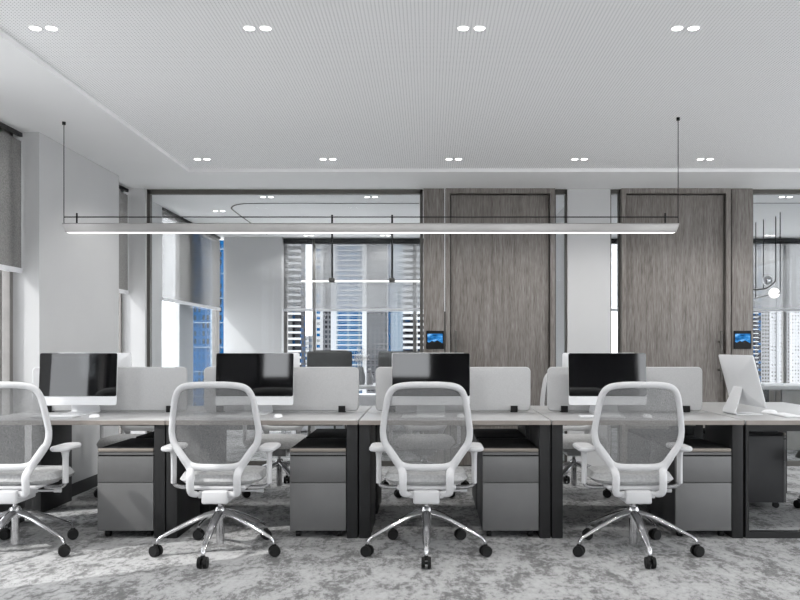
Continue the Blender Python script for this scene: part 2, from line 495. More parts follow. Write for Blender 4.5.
blind(0, 1.72, 6.18, 11.42, 1.71, M['blind_light'], 'pale blind behind the globe chandelier at right')

# ------------------------------------------------------------------ downlights
def make_downlight(z, lab, loc):
    t = thing('twin_downlight', lab, 'ceiling light', (loc[0], loc[1], z), 0, 'twin recessed downlights')
    for s in (-1, 1):
        tr = MB().lathe([(.027, -.0005), (.034, -.0015), (.034, .004)], (s*.0405, 0, 0)).build('trim_ring', M['soffit'], t)
        MB().lathe([(0, -.001), (.0265, -.001), (.0265, .004), (0, .004)], (s*.0405, 0, 0)).build('lens', M['lamp'], tr)
    ld = bpy.data.lights.new('downlight_spot', 'SPOT'); ld.energy = 16; ld.spot_size = math.radians(142); ld.spot_blend = .45
    ld.shadow_soft_size = .05; ld.color = (1, .985, .96)
    lo = bpy.data.objects.new('downlight_spot', ld); COL.objects.link(lo); lo.parent = t; lo.location = (0,0,-.03)
    return t
ordn = ['first', 'second', 'third', 'fourth', 'fifth', 'sixth', 'seventh']
d0 = None
_os = []
def office_spot():
    if not _os:
        l = [c for c in d0.children if c.type == 'LIGHT'][0].data.copy(); l.energy = 9; _os.append(l)
    return _os[0]
def dl(x, y, z, lab):
    global d0
    if d0 is None: d0 = make_downlight(z, lab, (x, y)); return d0
    o = dup(d0, (x, y, z), lab)
    if y > Y1:
        for c in o.children:
            if c.type == 'LIGHT': c.data = office_spot()
    return o
for k in range(4):
    dl(.2145+1.07*(k-2), 3.95, 2.785, 'twin round downlight, %s from the left in the large nearer ceiling row' % ordn[k])
for k in range(5):
    dl(.2145+1.07*(k-2), 6.72, 2.785, 'twin round downlight, %s from the left in the small row before the partition' % ordn[k])
for k in (4,):
    dl(.2145+1.07*(k-2)+.0, 3.95, 2.785, 'twin round downlight in the nearer row beyond the right picture edge')
dl(.2145+1.07*3, 6.72, 2.785, 'twin round downlight in the farther row beyond the right picture edge')
for y, nm in ((1.18, 'added out of view over the viewpoint'), (-1.59, 'added out of view near the rear windows')):  # unseen rows continuing the grid, added for their light
    for k, pl in ((0, 'left end'), (2, 'middle'), (4, 'right end')):
        dl(.2145+1.07*(k-2), y, 2.785, 'twin round downlight %s, %s of its row' % (nm, pl))
for x, y, lab in ((-1.69, 8.27, 'twin downlight inside the glazed office, front pair left of the thin groove line'),
                  (-.60, 8.27, 'twin downlight inside the glazed office, front pair nearer the wooden door'),
                  (-2.42, 9.13, 'twin downlight inside the glazed office beside the left blind'),
                  (-1.69, 11.15, 'twin downlight right above the far pale blind, left pair'),
                  (-.61, 11.15, 'twin downlight right above the far pale blind, right pair'),
                  (3.74, 8.27, 'twin downlight inside the right office above the globe chandelier'),
                  (4.82, 11.15, 'twin downlight in the right office over its far blind')):
    dl(x, y, CZ-.001, lab)

# dark strips standing for the shade in the office ceiling tray's groove
pts = [(-.1, 8.62, CZ-.004), (-1.0, 8.62, CZ-.004), (-1.85, 8.62, CZ-.004), (-2.08, 8.68, CZ-.004), (-2.2, 8.85, CZ-.004), (-2.24, 9.1, CZ-.004), (-2.25, 10.0, CZ-.004), (-2.25, 11.0, CZ-.004)]
struct('groove_shade_2', MB().sweep(pts, .009, .004, up=(0,0,1), n=8), M['dark_metal'])
struct('groove_shade_3', MB().box((3.3, 8.61, CZ-.004), (6.1, 8.63, CZ+.001)), M['dark_metal'])

# ------------------------------------------------------------------ linear pendants
PY = 5.5
t = thing('linear_pendant_lamp', 'long slim silver linear pendant lamp hanging over the row of desks', 'pendant lamp', (-.40, PY, 1.987))
hl = 2.138
b = MB()
prof = [(-.026, 0), (-.03, .01), (-.03, .056), (-.024, .062), (.024, .062), (.03, .056), (.03, .01), (.026, 0)]
L0 = [b.bm.verts.new((-hl + (.02 if z < .02 else 0), y, z)) for y, z in prof]; L1 = [b.bm.verts.new((hl - (.02 if z < .02 else 0), y, z)) for y, z in prof]
for k in range(len(prof)): b.bm.faces.new((L0[k], L0[(k+1)%len(prof)], L1[(k+1)%len(prof)], L1[k]))
b.bm.faces.new(L0); b.bm.faces.new(L1[::-1])
b.build('housing', M['lampmetal'], t)
MB().box((-hl+.03, -.022, -.004), (hl-.03, .022, -.0005)).build('light_diffuser', M['strip'], t, smooth=False)
MB().tube((-hl, 0, .108), (hl, 0, .108), .004, n=8).build('suspension_bar', M['black'], t)
for s in (-1, 1):
    MB().tube((s*hl, 0, .062), (s*hl, 0, (CZ if s < 0 else 2.787)-1.987), .0028, n=8).build('suspension_cable', M['black'], t)
    MB().tube((s*hl, 0, (CZ if s < 0 else 2.787)-1.987-.02), (s*hl, 0, (CZ if s < 0 else 2.787)-1.987), .012, n=12).build('ceiling_cup', M['black'], t)
    MB().tube((s*(hl-.09), 0, .062), (s*(hl-.09), 0, .135), .006, n=8).build('bracket_pin', M['black'], t)
t = thing('linear_pendant_lamp', 'short white linear lamp on two dark rods in the glazed office', 'pendant lamp', (-.79, 9.4, 1.96))
MB().box((-.72, -.025, 0), (.72, .025, .013), bev=.003).build('light_diffuser', M['strip'], t)
for s in (-1, 1):
    MB().tube((s*.357, 0, .02), (s*.357, 0, CZ-1.96), .012, n=10).build('suspension_rod', M['black'], t)
    MB().box((s*.357-.035, -.04, -.008), (s*.357+.035, .04, .045), bev=.004).build('rod_clamp', M['dark_metal'], t)

t = thing('globe_chandelier', 'branching globe pendant on four thin rods in the right office', 'pendant lamp', (4.13, 9.6, 1.95))
for (x, y, z) in ((.0, .37, 1.80), (0, .14, 1.90), (.05, -.09, 1.99), (-.03, -.39, 1.815)):
    MB().tube((x, y, z-1.95), (x, y, CZ-1.95), .006, n=8).build('rod', M['black'], t)
MB().sweep([(0, .37, -.15), (0, .14, -.14), (-.04, -.2, -.135), (-.03, -.39, -.135)], .009, .009, up=(0,0,1), n=8).build('arm', M['dark_metal'], t)
MB().sweep([(-.25, .14, -.05), (0, .14, -.05), (.04, -.02, .0), (.05, -.09, .04)], .009, .009, up=(0,0,1), n=8).build('arm', M['dark_metal'], t)
MB().sphere((-.02, -.02, .04), .058).build('globe', M['chrome'], t, label='polished dark metal globe')
MB().sphere((-.06, -.3, -.13), .062).build('globe', M['globe'], t, label='white opal globe')
MB().sphere((-.16, .3, -.17), .04).build('globe', M['black'], t, label='small black globe')

# ------------------------------------------------------------------ desks
YF = 4.905
SE = [-2.8345, -1.6365, -.4365, .7635, 1.9645]       # seams
DT = .735
def make_desk(lab, loc):
    """local: origin floor, left-front corner; 1.2 wide in +x, .6 deep in +y"""
    t = thing('bench_desk', lab, 'desk', loc, 0, 'bench desks')
    MB().box((.004, .006, DT-.028), (1.196, .592, DT), bev=.002).build('tabletop', M['desktop'], t)
    MB().box((.004, -.002, DT-.028), (1.196, .006, DT-.001)).build('edge_band', M['edge'], t)
    for x0 in (.005, 1.127):
        MB().box((x0, .01, 0), (x0+.068, .50, DT-.0285), bev=.003).build('leg', M['legmat'], t)
    c = MB(); c.box((.62, .46, .655), (1.05, .465, .7065)).box((.62, .46, .655), (1.05, .57, .66)).box((.62, .565, .655), (1.05, .57, .7065))
    c.build('cable_tray', M['cabinet'], t)
    return t
where = ['at the left end', 'second from left', 'third from left', 'at the right end']
desk0 = None
for k in range(4):
    lab = 'pale bench desk with charcoal legs, near row, ' + where[k]
    if desk0 is None: desk0 = make_desk(lab, (SE[0], YF, 0))
    else: dup(desk0, (SE[k], YF, 0), lab)
for k in range(4):
    dup(desk0, (SE[k]+1.2, YF+1.225, 0), 'bench desk in the far row behind the felt screens, ' + where[k], PI)

# return desk at right end with open sled frame
t = thing('return_desk', 'pale desk with open black rectangular frame at the right picture edge', 'desk', (1.97, YF, 0))
MB().box((.004, .006, DT-.028), (.95, 1.6, DT), bev=.002).build('tabletop', M['desktop'], t)
MB().box((.004, -.002, DT-.028), (.95, .006, DT-.001)).build('edge_band', M['edge'], t)
for y0 in (.01, 1.53):
    f = MB(); f.box((.004, y0, 0), (.024, y0+.05, DT-.0285)).box((.91, y0, 0), (.95, y0+.05, DT-.0285))
    f.box((.024, y0, 0), (.91, y0+.05, .04)).box((.024, y0, DT-.068), (.91, y0+.05, DT-.0285))
    f.build('leg_frame', M['legmat'], t)
MB().box((.45, .06, DT-.06), (.5, 1.53, DT-.0285)).build('beam', M['legmat'], t)

# felt dividers
def make_divider(lab, loc):
    t = thing('desk_divider', lab, 'desk screen', loc, 0, 'felt desk dividers')
    MB().plate(1.083, .309, .034, .022, (0, 0, .161)).build('felt_panel', M['screen_fab'], t)
    for s in (-1, 1):
        c = MB(); c.box((s*.425-.024, -.03, .0), (s*.425+.024, -.0115, .045), bev=.002).box((s*.425-.024, .0115, .0), (s*.425+.024, .03, .045), bev=.002)
        c.build('clamp', M['black'], t)
    return t
dv0 = None
for k in range(4):
    xc = (SE[k]+SE[k+1])/2
    lab = 'light grey felt screen ' + ['behind the leftmost bright-reflecting monitor', 'behind the second monitor from left', 'behind the third monitor from left', 'behind the all-black fourth monitor'][k]
    if dv0 is None: dv0 = make_divider(lab, (xc+.008, 5.525, DT+.0005))
    else: dup(dv0, (xc+.008, 5.525, DT+.0005), lab)

# ------------------------------------------------------------------ pedestals
def make_ped(lab, loc):
    """origin floor, front centre; faces -y, depth .56"""
    t = thing('drawer_pedestal', lab, 'drawer unit', loc, 0, 'mobile drawer pedestals')
    w = .174
    MB().box((-w, .018, .045), (w, .56, .535), bev=.003).build('carcass', M['ped_side'], t)
    MB().box((-w, .02, .5355), (w, .558, .56), bev=.006).build('seat_pad', M['ped_top_shaded'], t)
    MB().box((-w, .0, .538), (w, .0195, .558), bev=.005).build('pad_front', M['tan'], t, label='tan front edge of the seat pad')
    MB().box((-w, .002, .519), (w, .0175, .534)).build('top_rail', M['ped_front'], t)
    MB().box((-w, .0, .349), (w, .0175, .509), bev=.002).build('drawer', M['ped_front'], t)
    MB().box((-w, .0, .047), (w, .0175, .345), bev=.002).build('drawer', M['ped_front'], t)
    MB().box((-w, .01, .509), (w, .0178, .519)).build('finger_groove', M['black'], t)
    for sx in (-1, 1):
        for y in (.06, .50):
            c = MB(); c.tube((sx*.13-.014, y, .022), (sx*.13+.014, y, .022), .022, n=14); c.box((sx*.13-.008, y-.01, .025), (sx*.13+.008, y+.01, .0448))
            c.build('castor', M['black'], t)
    return t
pd0 = None
pw = ['nearest the left picture edge', 'below the second monitor from left', 'right of the middle chair', 'right of the rightmost mesh chair']
for k in range(4):
    xc = SE[k]+.77+.178
    lab = 'near-row grey two-drawer pedestal, ' + pw[k]
    if pd0 is None: pd0 = make_ped(lab, (xc, YF+.012, 0))
    else: dup(pd0, (xc, YF+.012, 0), lab)
for k in range(4):
    xc = SE[k]+.77+.178
    dup(pd0, (xc, YF+1.21, 0), 'dark far-row pedestal, back to back with the one ' + pw[k], PI)
dup(pd0, (2.63, 5.98, 0), 'dark side-on drawer pedestal under the open-frame desk at right', PI/2)

# ------------------------------------------------------------------ office chair
def backY(x, z): return -.12 - .12*(z-.55) + .55*x*x - .05*math.exp(-((z-.62)/.1)**2)*0
LOOP = [(0,.979), (.10,.977), (.174,.963), (.211,.922), (.230,.84), (.243,.75), (.2465,.70), (.234,.640), (.190,.572), (.150,.524), (.10,.508), (0,.506)]
def make_chair(lab, loc, rz=0):
    t = thing('office_chair', lab, 'office chair', loc, rz, 'white mesh office chairs')
    pts = [(x, backY(x, z), z) for x, z in LOOP] + [(-x, backY(x, z), z) for x, z in LOOP[-2:0:-1]]
    rad = [1.0,1.0,1.0,1.0,1.0,1.0,1.,1.1,1.18,1.2,1.15,1.15]; rad = rad + rad[-2:0:-1]
    fr = MB().sweep(pts, .0185, .014, closed=True, n=14, rad=rad).build('back_frame', M['plastic'], t)
    # lower Y yoke: two uprights from the frame down to the mechanism
    for s in (-1, 1):
        b = MB().sweep([(s*.224, backY(.222,.63)-.006, .63), (s*.180, backY(.18,.56)-.008, .56), (s*.142, backY(.14,.505)-.006, .50), (s*.133, -.142, .46), (s*.133, -.140, .40), (s*.128, -.130, .365), (s*.10, -.11, .352)],
                       .0225, .016, n=12, rad=[.75,1,1.05,1,1,.95,.7])
        b.sweep([(s*.13, -.13, .358), (s*.09, -.10, .352), (s*.06, -.06, .352)], .012, .012, up=(0,0,1), n=8)
        b.build('back_upright', M['plastic'], t)
    # mesh
    zs = sorted([(z, x) for x, z in LOOP[1:-1]])
    zs = [(.508, .09)] + zs[1:-1] + [(.977, .12)]
    def wz(z):
        for (z0, a), (z1, b_) in zip(zs, zs[1:]):
            if z0 <= z <= z1: return a + (b_-a)*(z-z0)/(z1-z0)
        return zs[-1][1]
    def fm(u, v):
        z = .508 + (.977-.508)*v; w = wz(z); x = (u*2-1)*w
        return (x, backY(x, z)+.002, z)
    MB().grid(fm, 20, 36).build('back_mesh', M['mesh'], t)
    # seat
    s_ = MB()
    def seat(u, v, top):
        a = u*2-1; c = v*2-1
        k = (abs(a)**4 + abs(c)**4)**.25
        d = math.hypot(a, c) or 1
        m_ = max(abs(a), abs(c)) 
        ang = math.atan2(c, a); rr = m_
        sx = .245; sy = .235
        se = (abs(math.cos(ang))**3.2 + abs(math.sin(ang))**3.2)**(-1/3.2)
        x = rr*se*math.cos(ang)*sx; y = rr*se*math.sin(ang)*sy + .125
        edge = max(0, 1 - m_**7)**.5
        if top: z = .425 + .05*edge - .012*(1-a*a)*(1-c*c) - .035*max(0, c)**4
        else: z = .425 - .03*edge - .03*max(0, c)**4
        return (x, y, z)
    s_.grid(lambda u, v: seat(u, v, True), 22, 22); s_.grid(lambda u, v: seat(u, v, False), 22, 22)
    bmesh.ops.remove_doubles(s_.bm, verts=s_.bm.verts, dist=.0005)
    s_.build('seat', M['seatfab'], t)
    MB().box((-.17, -.10, .375), (.17, .20, .40), bev=.012, seg=3).build('seat_pan', M['plastic'], t)
    b = MB(); b.box((-.075, -.13, .30), (.075, .10, .376), bev=.012, seg=3)
    b.box((-.098, -.11, .33), (-.072, .08, .37), bev=.006).box((.072, -.11, .33), (.098, .08, .37), bev=.006)
    b.build('tilt_mechanism', M['plastic'], t)
    b = MB().tube((.09, .05, .345), (.22, .06, .345), .006).tube((.20, .06, .345), (.24, .06, .345), .012)
    b.build('lever', M['plastic'], t)
    # arms
    for s in (-1, 1):
        a = MB().sweep([(s*.16, .03, .372), (s*.235, .03, .372), (s*.272, .03, .385), (s*.280, .03, .42)], .012, .012, n=10, up=(0,1,0))
        arm = a.build('arm_bracket', M['chrome'], t)
        a = MB().sweep([(s*.280, .03, .395), (s*.280, .03, .50), (s*.280, .03, .54), (s*.279, .03, .573), (s*.278, .03, .592)], .0155, .024, n=12, rad=[1,1,1,1.25,2.1])
        a.build('arm_post', M['plastic'], t)
        a = MB(); a.plate(.105, .25, .048, .026, (0,0,0), seg=8)
        a.build('arm_pad', M['plastic'], t, mtx=Matrix.Translation((s*.278, .04, .604)) @ Matrix.Rotation(PI/2, 4, 'X'))
    # column and base
    MB().lathe([(0,.24),(.0135,.24),(.0135,.302),(0,.302)], n=16).build('gas_lift', M['chrome'], t)
    b = MB().lathe([(0,.20), (.034,.20), (.038,.215), (.034,.245), (.026,.262), (.018,.266), (0,.266)], n=20)
    b.lathe([(0,.045), (.021,.045), (.024,.06), (.024,.205), (0,.205)], n=20)
    hub = b.build('base_hub', M['chrome'], t)
    for k in range(5):
        a = -PI/2 + k*2*PI/5; dx, dy = math.cos(a), math.sin(a)
        MB().sweep([(dx*.02, dy*.02, .232), (dx*.10, dy*.10, .212), (dx*.21, dy*.21, .165), (dx*.30, dy*.30, .122), (dx*.342, dy*.342, .098), (dx*.352, dy*.352, .068)],
                   .025, .016, up=(0,0,1), n=12, rad=[1.05,1,.82,.62,.5,.38]).build('base_leg', M['chrome'], t)
        ca = a + [.0, .7, -.5, .9, -.8][k] + PI/2
        tx, ty = math.cos(ca), math.sin(ca)
        c = MB()
        cx, cy = dx*.354, dy*.354
        for s in (-1, 1):
            p0 = Vector((cx, cy, .033)) + Vector((tx, ty, 0))*s*.007
            p1 = p0 + Vector((tx, ty, 0))*s*.019
            c.tube(p0, p1, .033, .030, n=20)
        c.tube((cx-tx*.02, cy-ty*.02, .031), (cx+tx*.02, cy+ty*.02, .031), .009, n=10)
        c.box((cx-.011, cy-.011, .045), (cx+.011, cy+.011, .072), bev=.003)
        c.build('castor', M['black'], t)
    return t
CX = [-2.407, -1.213, -.012, 1.192]
ch0 = None
cl = ['cut off by the left picture edge', 'second from left', 'in the middle of the picture', 'rightmost of the near row']
for k, x in enumerate(CX):
    lab = 'white mesh-back swivel chair in the near row, ' + cl[k]
    if ch0 is None: ch0 = make_chair(lab, (x, 4.6, 0))
    else: dup(ch0, (x, 4.6, 0), lab, 0)
for k, x in enumerate((-2.40, -1.23, -.03, 1.20)):
    dup(ch0, (x, 6.52, 0), 'white mesh-back chair across the desks, facing the one ' + ['cut off at left', 'second from left', 'in the middle', 'at the right'][k], PI)
dup(ch0, (3.02, 5.62, 0), 'white chair mostly beyond the right edge, one black castor showing', PI/2)

# ------------------------------------------------------------------ all-in-one computers
def make_mac(lab, loc, rz, tilt=4.):
    t = thing('desktop_computer', lab, 'computer', loc, rz, 'all-in-one computers')
    W, H = .527, .352
    mt = Matrix.Translation((0, -.02, .062)) @ Matrix.Rotation(math.radians(-tilt), 4, 'X')
    b = MB()
    # curved back shell: rings shrinking towards the back
    def ring(w, h, y, zc):
        r = .014; out = []
        for cx, cz, a0 in ((w/2-r, h/2-r, 0), (-w/2+r, h/2-r, 90), (-w/2+r, -h/2+r, 180), (w/2-r, -h/2+r, 270)):
            for k in range(5):
                a = math.radians(a0+22.5*k); out.append(b.bm.verts.new((cx+r*math.cos(a), y, zc+cz+r*math.sin(a))))
        return out
    R = [ring(W, H, 0, H/2), ring(W, H, .006, H/2), ring(W*.9, H*.86, .018, H/2), ring(W*.6, H*.6, .032, H/2), ring(W*.3, H*.34, .040, H/2)]
    for A, B in zip(R, R[1:]):
        for k in range(len(A)): b.bm.faces.new((A[k], A[(k+1)%len(A)], B[(k+1)%len(A)], B[k]))
    b.bm.faces.new(R[0][::-1]); b.bm.faces.new(R[-1])
    b.build('case', M['alu'], t, mtx=mt)
    MB().plate(W-.001, H-.060, .012, .004, (0, -.0025, .060+(H-.060)/2)).build('screen_glass', M['glossblack'], t, mtx=mt)
    MB().tube((.0, .041, .055), (.0, .043, .055), .007).build('port_mark', M['black'], t, mtx=Matrix.Translation((.09,0,.02)) @ mt)
    s = MB()
    # L-shaped foot
    s.sweep([(0, .052, .27), (0, .085, .17), (0, .118, .05), (0, .122, .012), (0, .10, .004), (0, .0, .004), (0, -.075, .004)], .095, .0035, up=(0, .3, 1), n=12, sub=6)
    s.bm.free(); s = MB()
    prof = [(.030,.26), (.050,.20), (.085,.10), (.115,.03), (.118,.012), (.108,.003), (.05,.0005), (-.075,.0005)]
    wd = [.045,.06,.085,.098,.10,.10,.10,.095]
    th = [(0,-.006)]*0
    A = [[s.bm.verts.new((sx*w, y, z)) for sx in (-1,1)] for (y, z), w in zip(prof, wd)]
    Bv = []
    for i, ((y, z), w) in enumerate(zip(prof, wd)):
        j0, j1 = max(0, i-1), min(len(prof)-1, i+1)
        ty, tz = prof[j1][0]-prof[j0][0], prof[j1][1]-prof[j0][1]; l = math.hypot(ty, tz)
        ny, nz = tz/l, -ty/l
        Bv.append([s.bm.verts.new((sx*w, y+ny*.006, z+nz*.006)) for sx in (-1,1)])
    for i in range(len(prof)-1):
        s.bm.faces.new((A[i][0], A[i][1], A[i+1][1], A[i+1][0])); s.bm.faces.new((Bv[i][0], Bv[i+1][0], Bv[i+1][1], Bv[i][1]))
        for q in (0,1): s.bm.faces.new((A[i][q], A[i+1][q], Bv[i+1][q], Bv[i][q]))
    s.bm.faces.new((A[0][0], A[0][1], Bv[0][1], Bv[0][0])); s.bm.faces.new((A[-1][0], A[-1][1], Bv[-1][1], Bv[-1][0]))
    s.build('stand', M['alu'], t)
    return t
mc0 = None
ml = ['left, its screen filled with bright window glare', 'second from left, grey glare at top right', 'third from left, grey glare at top left', 'fourth from left, screen almost fully black']
for k, x in enumerate((-2.378, -1.18, .017, 1.214)):
    lab = 'silver all-in-one computer on near desk, ' + ml[k]
    if mc0 is None: mc0 = make_mac(lab, (x, 5.37, DT), 0)
    else: dup(mc0, (x, 5.37, DT), lab, 0)
for k, x in enumerate((-2.40, -1.19, 0., 1.225)):
    dup(mc0, (x, 5.68, DT), 'silver computer on far desk seen from behind over the felt screen, ' + where[k].replace(' by the return desk', ''), PI)
make_mac('white all-in-one computer seen from behind at an angle, right end of desks', (2.155, 5.37, DT), math.radians(93), 15.)

def make_keyboard(lab, loc, rz=0):
    t = thing('keyboard', lab, 'keyboard', loc, rz, 'white keyboards')
    MB().box((-.14, -.057, .001), (.14, .057, .009), bev=.003).build('keyboard_base', M['alu'], t)
    k_ = MB()
    for r in range(5):
        for c in range(14):
            if r == 0 and 3 <= c <= 9: continue
            k_.box((-.132+c*.0189, -.05+r*.02, .0092), (-.132+c*.0189+.0165, -.05+r*.02+.017, .0115))
    k_.box((-.075, -.05, .0092), (.055, -.033, .0115))
    k_.build('keys', M['whitekey'], t, smooth=False)
    return t
def make_mouse(lab, loc, rz=0):
    t = thing('computer_mouse', lab, 'mouse', loc, rz, 'white computer mice')
    def f(u, v):
        a = u*2*PI; r = v
        x = .029*r*math.cos(a); y = .056*r*math.sin(a)
        return (x, y, .001+.021*(1-r**3.2)**.7 if r < 1 else .001)
    b = MB().grid(f, 24, 10); bmesh.ops.remove_doubles(b.bm, verts=b.bm.verts, dist=.00005)
    b.build('shell', M['whitekey'], t)
    return t
kb0 = make_keyboard('white keyboard in front of the leftmost monitor', (-2.42, 5.13, DT))
dup(kb0, (-1.24, 5.10, DT), 'white keyboard hidden behind the second chair from left')
dup(kb0, (-.03, 5.10, DT), 'white keyboard hidden behind the middle chair')
dup(kb0, (1.12, 5.12, DT), 'white keyboard left of the rightmost chair back')
dup(kb0, (2.36, 5.22, DT), 'white keyboard on the open-frame desk at the right edge', math.radians(90))
ms0 = make_mouse('white mouse right of the leftmost monitor stand', (-2.17, 5.13, DT))
dup(ms0, (-.977, 5.13, DT), 'white mouse beside the stand of the second monitor')
dup(ms0, (.21, 5.13, DT), 'white mouse behind the middle chair')
dup(ms0, (1.42, 5.13, DT), 'white mouse seen through the rightmost mesh chair back')
dup(ms0, (2.36, 5.47, DT), 'white mouse beside the side-on white computer', math.radians(90))

# ------------------------------------------------------------------ furniture in the offices behind the glass
t = thing('meeting_table', 'white table inside the glazed office holding a vase and a bottle', 'table', (-.75, 9.5, 0))
MB().box((-1.0, -.4, .70), (1.0, .4, .735), bev=.004).build('tabletop', M['hem'], t)
for sx in (-1, 1):
    for sy in (-1, 1):
        MB().box((sx*.93-.025, sy*.34-.025, 0), (sx*.93+.025, sy*.34+.025, .70)).build('leg', M['hem'], t)
t = thing('sideboard', 'low white sideboard under the far window', 'cabinet', (-.75, 11.1, 0))
MB().box((-1.1, -.18, .02), (1.1, .18, .52), bev=.004).build('carcass', M['hem'], t)
for k in range(3):
    MB().box((-1.09+k*.73, -.196, .04), (-.37+k*.73, -.181, .50), bev=.002).build('door', M['hem'], t)
# vase with dried stems
t = thing('flower_vase', 'clear glass vase with pale dried stems on the white office table', 'vase', (-.815, 9.45, .735))
MB().lathe([(0,.0), (.05,.0), (.06,.03), (.065,.1), (.045,.18), (.04,.21), (.037,.21), (.042,.18), (.06,.1), (.055,.03), (.045,.006), (0,.006)]).build('glass_body', simple('frosted_glass', (.30,.31,.32), .2), t)
b = MB(); rnd = random.Random(3)
for k in range(26):
    a = rnd.uniform(0, 2*PI); r = rnd.uniform(.02, .11); h = rnd.uniform(.28, .42)
    p1 = (r*math.cos(a), r*math.sin(a), h)
    b.tube((0, 0, .02), p1, .0015, .001, n=5)
    for q in range(6):
        c = Vector(p1) + Vector((rnd.uniform(-.02,.02), rnd.uniform(-.02,.02), rnd.uniform(-.04,.03)))
        b.tube(c, c+Vector((rnd.uniform(-.012,.012), rnd.uniform(-.012,.012), .014)), .004, .001, n=5)
b.build('dried_stems', simple('pale_dried_stems', (.50,.48,.46), .8), t)
t = thing('bottle', 'small pale bottle beside the vase on the white office table', 'bottle', (-.70, 9.42, .735))
MB().lathe([(0,0), (.036,0), (.04,.01), (.04,.09), (.03,.12), (.014,.14), (.014,.175), (0,.175)]).build('bottle_body', simple('smoky_bottle_glass', (.30,.30,.31), .2), t)
MB().lathe([(0,.1755), (.016,.1755), (.016,.195), (0,.195)]).build('cap', M['hem'], t)
def lounge_chair(lab, loc, rz):
    t = thing('high_back_chair', lab, 'chair', loc, rz, 'dark chairs in the glazed office')
    MB().box((-.25, -.24, .40), (.25, .26, .50), bev=.03, seg=3).build('seat', M['charfab'], t)
    MB().box((-.24, -.32, .44), (.24, -.25, 1.14), bev=.025, seg=3).build('backrest', M['charfab'], t)
    for s in (-1, 1):
        MB().box((s*.262-.02, -.2, .62), (s*.262+.02, .15, .65), bev=.008).build('armrest', M['tan'], t)
        for y in (-.2, .2):
            MB().tube((s*.21, y, .40), (s*.24, y*1.15, 0), .016, .012).build('leg', M['dark_metal'], t)
    return t
lc = lounge_chair('dark high-back chair turned slightly, left of the vase beyond the glass', (-1.10, 8.75, 0), math.radians(8))
dup(lc, (-.28, 8.75, 0), 'dark high-back chair showing behind the third monitor beyond the glass', math.radians(-4))
lc2 = lounge_chair('dark high-back chair far side of the office table, partly behind its neighbour', (-1.37, 10.3, 0), math.radians(168))

t = thing('office_table', 'grey table with taupe side panel in the right office', 'table', (5.0, 9.35, 0))
MB().box((-1.22, -.35, .70), (1.1, .35, .74), bev=.004).build('tabletop', M['desktop'], t)
MB().box((-.93, -.26, 0), (1.0, -.22, .70)).build('front_panel', M['cabinet'], t)
for x in (-1.15, 1.02): MB().box((x, -.3, 0), (x+.05, .3, .70)).build('leg', M['legmat'], t)
t = thing('paper_stack', 'small stack of white papers on the right office table', 'papers', (3.98, 9.25, .74))
for k in range(3):
    MB().box((-.11+.006*k, -.14, .008*k), (.11+.006*k, .14, .0075+.008*k)).build('paper_bundle', M['whitekey'], t, smooth=False)
t = thing('storage_cabinet', 'low taupe storage cabinet behind the right office table', 'cabinet', (4.6, 10.7, 0))
MB().box((-1.2, -.2, 0), (1.2, .2, .62), bev=.004).build('carcass', M['cabinet'], t)
for k in range(4):
    MB().box((-1.19+k*.6, -.216, .03), (-.61+k*.6, -.201, .6), bev=.002).build('door', M['tan'], t)

# ------------------------------------------------------------------ city outside
BL = (.002,.055,.15); DK = (.045,.045,.05); WH = (.30,.305,.31); GY = (.16,.165,.17)
fa = {
 'blue': facade('blue_glass_facade', (.001,.045,.125), (.008,.008,.009), 1.6, .55, 3.0, .65, (.004,.03,.08)),
 'white_blue': facade('white_facade_blue_panes', WH, BL, 6., .5, 4., .5, GY),
 'dark': facade('dark_grid_facade', (.10,.10,.105), (.015,.015,.017), 2.6, .6, 3.2, .6, (.03,.035,.04)),
 'blueglass': facade('blue_band_facade', (.12,.16,.20), (.002,.05,.14), 7., .8, 3.15, .9, (.02,.09,.19)),
 'pale': facade('pale_glass_facade', (.19,.225,.26), (.14,.18,.22), 3., .5, 3.2, .5),
 'white': facade('white_tower_facade', (.34,.34,.345), (.06,.055,.055), 2.6, .35, 3.2, .42, (.25,.255,.26)),
 'lgrey': facade('light_grey_tower_facade', (.21,.212,.215), (.06,.05,.045), 2.3, .5, 3.1, .5),
 'balc': facade('recessed_balcony_facade', (.05,.05,.055), (.015,.015,.018), 5., .5, 3., .6, (.008,.05,.13)),
}
slabmat = simple('white_concrete_slab', (.38,.385,.39), .8)
greyslab = simple('grey_concrete_slab', (.085,.085,.09), .8)
def tower(name, lab, cat, x0, x1, D, mat, ztop=130, depth=14, slabs=None, piers=(), pier_mat=None, sl_h=.9, slm=None):
    """x0,x1 = bearings as picture columns; D = distance of the front face"""
    a, b = (x0-428.5)*D/790, (x1-428.5)*D/790
    t = thing(name, lab, cat, ((a+b)/2, D, -160), 0, 'towers outside the windows')
    w = (b-a)/2
    MB().box((-w, 0, 0), (w, depth, 160+ztop)).build('facade', mat, t, smooth=False)
    if slabs:
        per, out, fx0, fx1 = slabs
        z = 160-30*D/500.
        k = 0
        while z < min(160+ztop, 160+80*D/500.) and k < 44:
            MB().box((-w+2*w*fx0, -out, z), (-w+2*w*fx1, .01, z+sl_h)).build('balcony', slm or slabmat, t, smooth=False)
            z += per; k += 1
    for (p0, p1) in piers:
        MB().box((-w+2*w*p0, -1.6, 0), (-w+2*w*p1, .01, 160+ztop+2)).build('pier', pier_mat or slabmat, t, smooth=False)
    return t
tower('tower', 'dark tower with white balconies, leftmost in the far window', 'building', 262, 301, 380, fa['balc'], slabs=(3.0, 2.5, .05, 1.), piers=((.66,.78),), pier_mat=M['charfab'], sl_h=1.0)
tower('tower', 'low white and blue block peeking beside the dark left tower', 'building', 299, 309, 520, fa['white_blue'], ztop=8, slabs=(3.2, 1, 0, 1))
tower('tower', 'slim white tower with blue square windows left of the far lamp rod', 'building', 312, 323, 560, fa['white_blue'])
